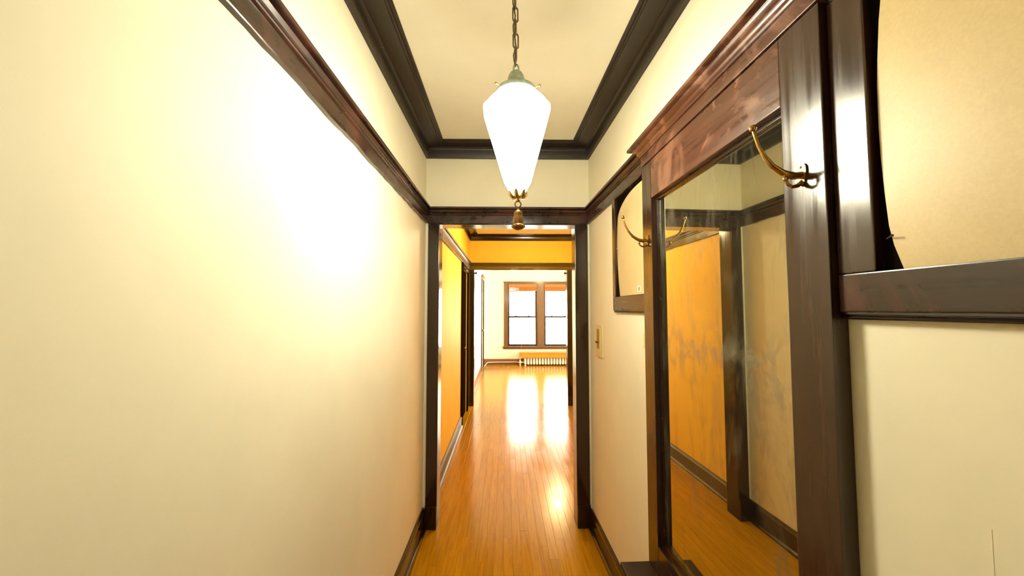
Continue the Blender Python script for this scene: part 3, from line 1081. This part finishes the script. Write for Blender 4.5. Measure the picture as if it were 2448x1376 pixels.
# brass finial: petal cup, neck, ring, tassel
cup = bmesh.new()
lathe(cup, [(0, -0.822), (0.010, -0.824), (0.011, -0.832), (0.009, -0.838), (0.006, -0.846), (0.0065, -0.851), (0.0, -0.853)], 16)
for j in range(6):
    t = 2 * math.pi * j / 6 + 0.26
    c, s = math.cos(t), math.sin(t)
    tube(cup, [(0.006 * c, 0.006 * s, -0.838), (0.017 * c, 0.017 * s, -0.836), (0.024 * c, 0.024 * s, -0.828), (0.0265 * c, 0.0265 * s, -0.818)],
         [0.005, 0.0075, 0.0078, 0.0045], 10)
obj('petal_cup', cup, M['brass'], lamp, smooth=50)
tl = []
for j in range(18):
    t = 2 * math.pi * j / 18
    tl.append((0.0095 * math.cos(t), 0, -0.8605 + 0.0095 * math.sin(t)))
obj('finial_ring', tube(bmesh.new(), tl, 0.0021, 8, closed=True), M['bronze'], lamp, smooth=60)
ts = [(0, -0.868), (0.003, -0.869), (0.003, -0.876), (0.006, -0.879), (0.011, -0.882), (0.0125, -0.888), (0.0135, -0.893), (0.0125, -0.895), (0.0150, -0.900),
      (0.0165, -0.912), (0.0165, -0.920), (0.015, -0.923), (0.019, -0.926), (0.0205, -0.931), (0.018, -0.936), (0.010, -0.941), (0, -0.944)]
tas = lathe(bmesh.new(), ts, 16)
for v in tas.verts:
    t = math.atan2(v.co.y, v.co.x)
    if v.co.z < -0.884:
        f = 1 + 0.07 * math.cos(8 * t)
        v.co.x *= f
        v.co.y *= f
for j in range(8):
    t = 2 * math.pi * j / 8
    ball(tas, (0.0175 * math.cos(t), 0.0175 * math.sin(t), -0.931), 0.005, 1, 1, 1, 8, 6)
obj('tassel_weight', tas, M['bronze'], lamp, smooth=50)

# bring the fixture to its real size, hanging from the ceiling
done = set()
for ch in lamp.children:
    ch.location = (ch.location.x * LS, ch.location.y * LS, ch.location.z * LS + (0.0992 if ch.location.z != 0 else 0))
    if ch.data.name not in done:
        done.add(ch.data.name)
        for v in ch.data.vertices:
            v.co = v.co * LS
            if ch.location.z == 0:
                v.co.z += 0.0992

# ---------------------------------------------------------------- radiator under the far window
RX0, RXN, RP = 0.515, 18, 0.0785
YR = D5 - 0.17
rad = thing('radiator', 'low white cast iron radiator under the far window', 'radiator', (RX0, YR, 0))
secm = None
for k in range(RXN):
    if secm is None:
        bm = bmesh.new()
        for yy in (-0.045, 0.045):
            tube(bm, [(0, yy, 0.052), (0, yy, 0.30)], 0.031, 12)
            ball(bm, (0, yy, 0.052), 0.0315, 1, 1, 0.9, 12, 8)
            ball(bm, (0, yy, 0.30), 0.0315, 1, 1, 0.9, 12, 8)
        box(bm, -0.024, 0.024, -0.05, 0.05, 0.04, 0.30)
        o = obj('section', bm, M['radiator'], rad, smooth=50)
        secm = o.data
    else:
        o = bpy.data.objects.new('section', secm)
        COL.objects.link(o)
        o.parent = rad
    o.location = (0.038 + RP * k, 0, 0)
for xx in (0.038, 0.038 + RP * (RXN - 1)):
    for yy in (-0.045, 0.045):
        bm = lathe(bmesh.new(), [(0, 0), (0.024, 0), (0.022, 0.01), (0.015, 0.035), (0.018, 0.06), (0, 0.062)], 12)
        o = obj('foot', bm, M['radiator'], rad, smooth=40)
        o.location = (xx, yy, 0)
bm = tube(bmesh.new(), [(0.01, 0, 0.085), (-0.09, 0, 0.085)], 0.016, 12)
tube(bm, [(-0.06, 0, 0.085), (-0.035, 0, 0.085)], 0.026, 6)
tube(bm, [(-0.10, 0, 0.0), (-0.10, 0, 0.15)], 0.020, 12)
ball(bm, (-0.10, 0, 0.09), 0.034, 1, 1, 1.1)
tube(bm, [(-0.10, 0, 0.15), (-0.10, 0, 0.185)], 0.012, 10)
tube(bm, [(-0.10, 0, 0.185), (-0.10, 0, 0.208)], 0.030, 12)
obj('valve', bm, M['radiator'], rad, smooth=40)
bm = tube(bmesh.new(), [(-0.10, 0.0, 0.075), (-0.16, 0.10, 0.075), (-0.22, 0.128, 0.076), (-0.5, 0.128, 0.074), (-0.9, 0.127, 0.070), (-0.985, 0.120, 0.066), (-1.015, 0.07, 0.05), (-1.03, 0.0, 0.022),
                        (-1.05, -0.10, 0.014), (-1.06, -0.2, 0.013)], 0.0115, 10)
obj('supply_pipe', bm, M['radiator'], rad, smooth=60)

shf = thing('radiator_shelf', 'yellow orange wooden shelf lying over the white radiator', 'shelf', (RX0 + 0.7, YR, 0.332))
obj('shelf_top', boxes((-0.80, 0.80, -0.135, 0.145, 0.0, 0.022), bev=0.003), M['shelf'], shf)
obj('front_board', boxes((-0.79, 0.79, -0.122, -0.102, -0.112, 0.0), bev=0.002), M['shelf'], shf)
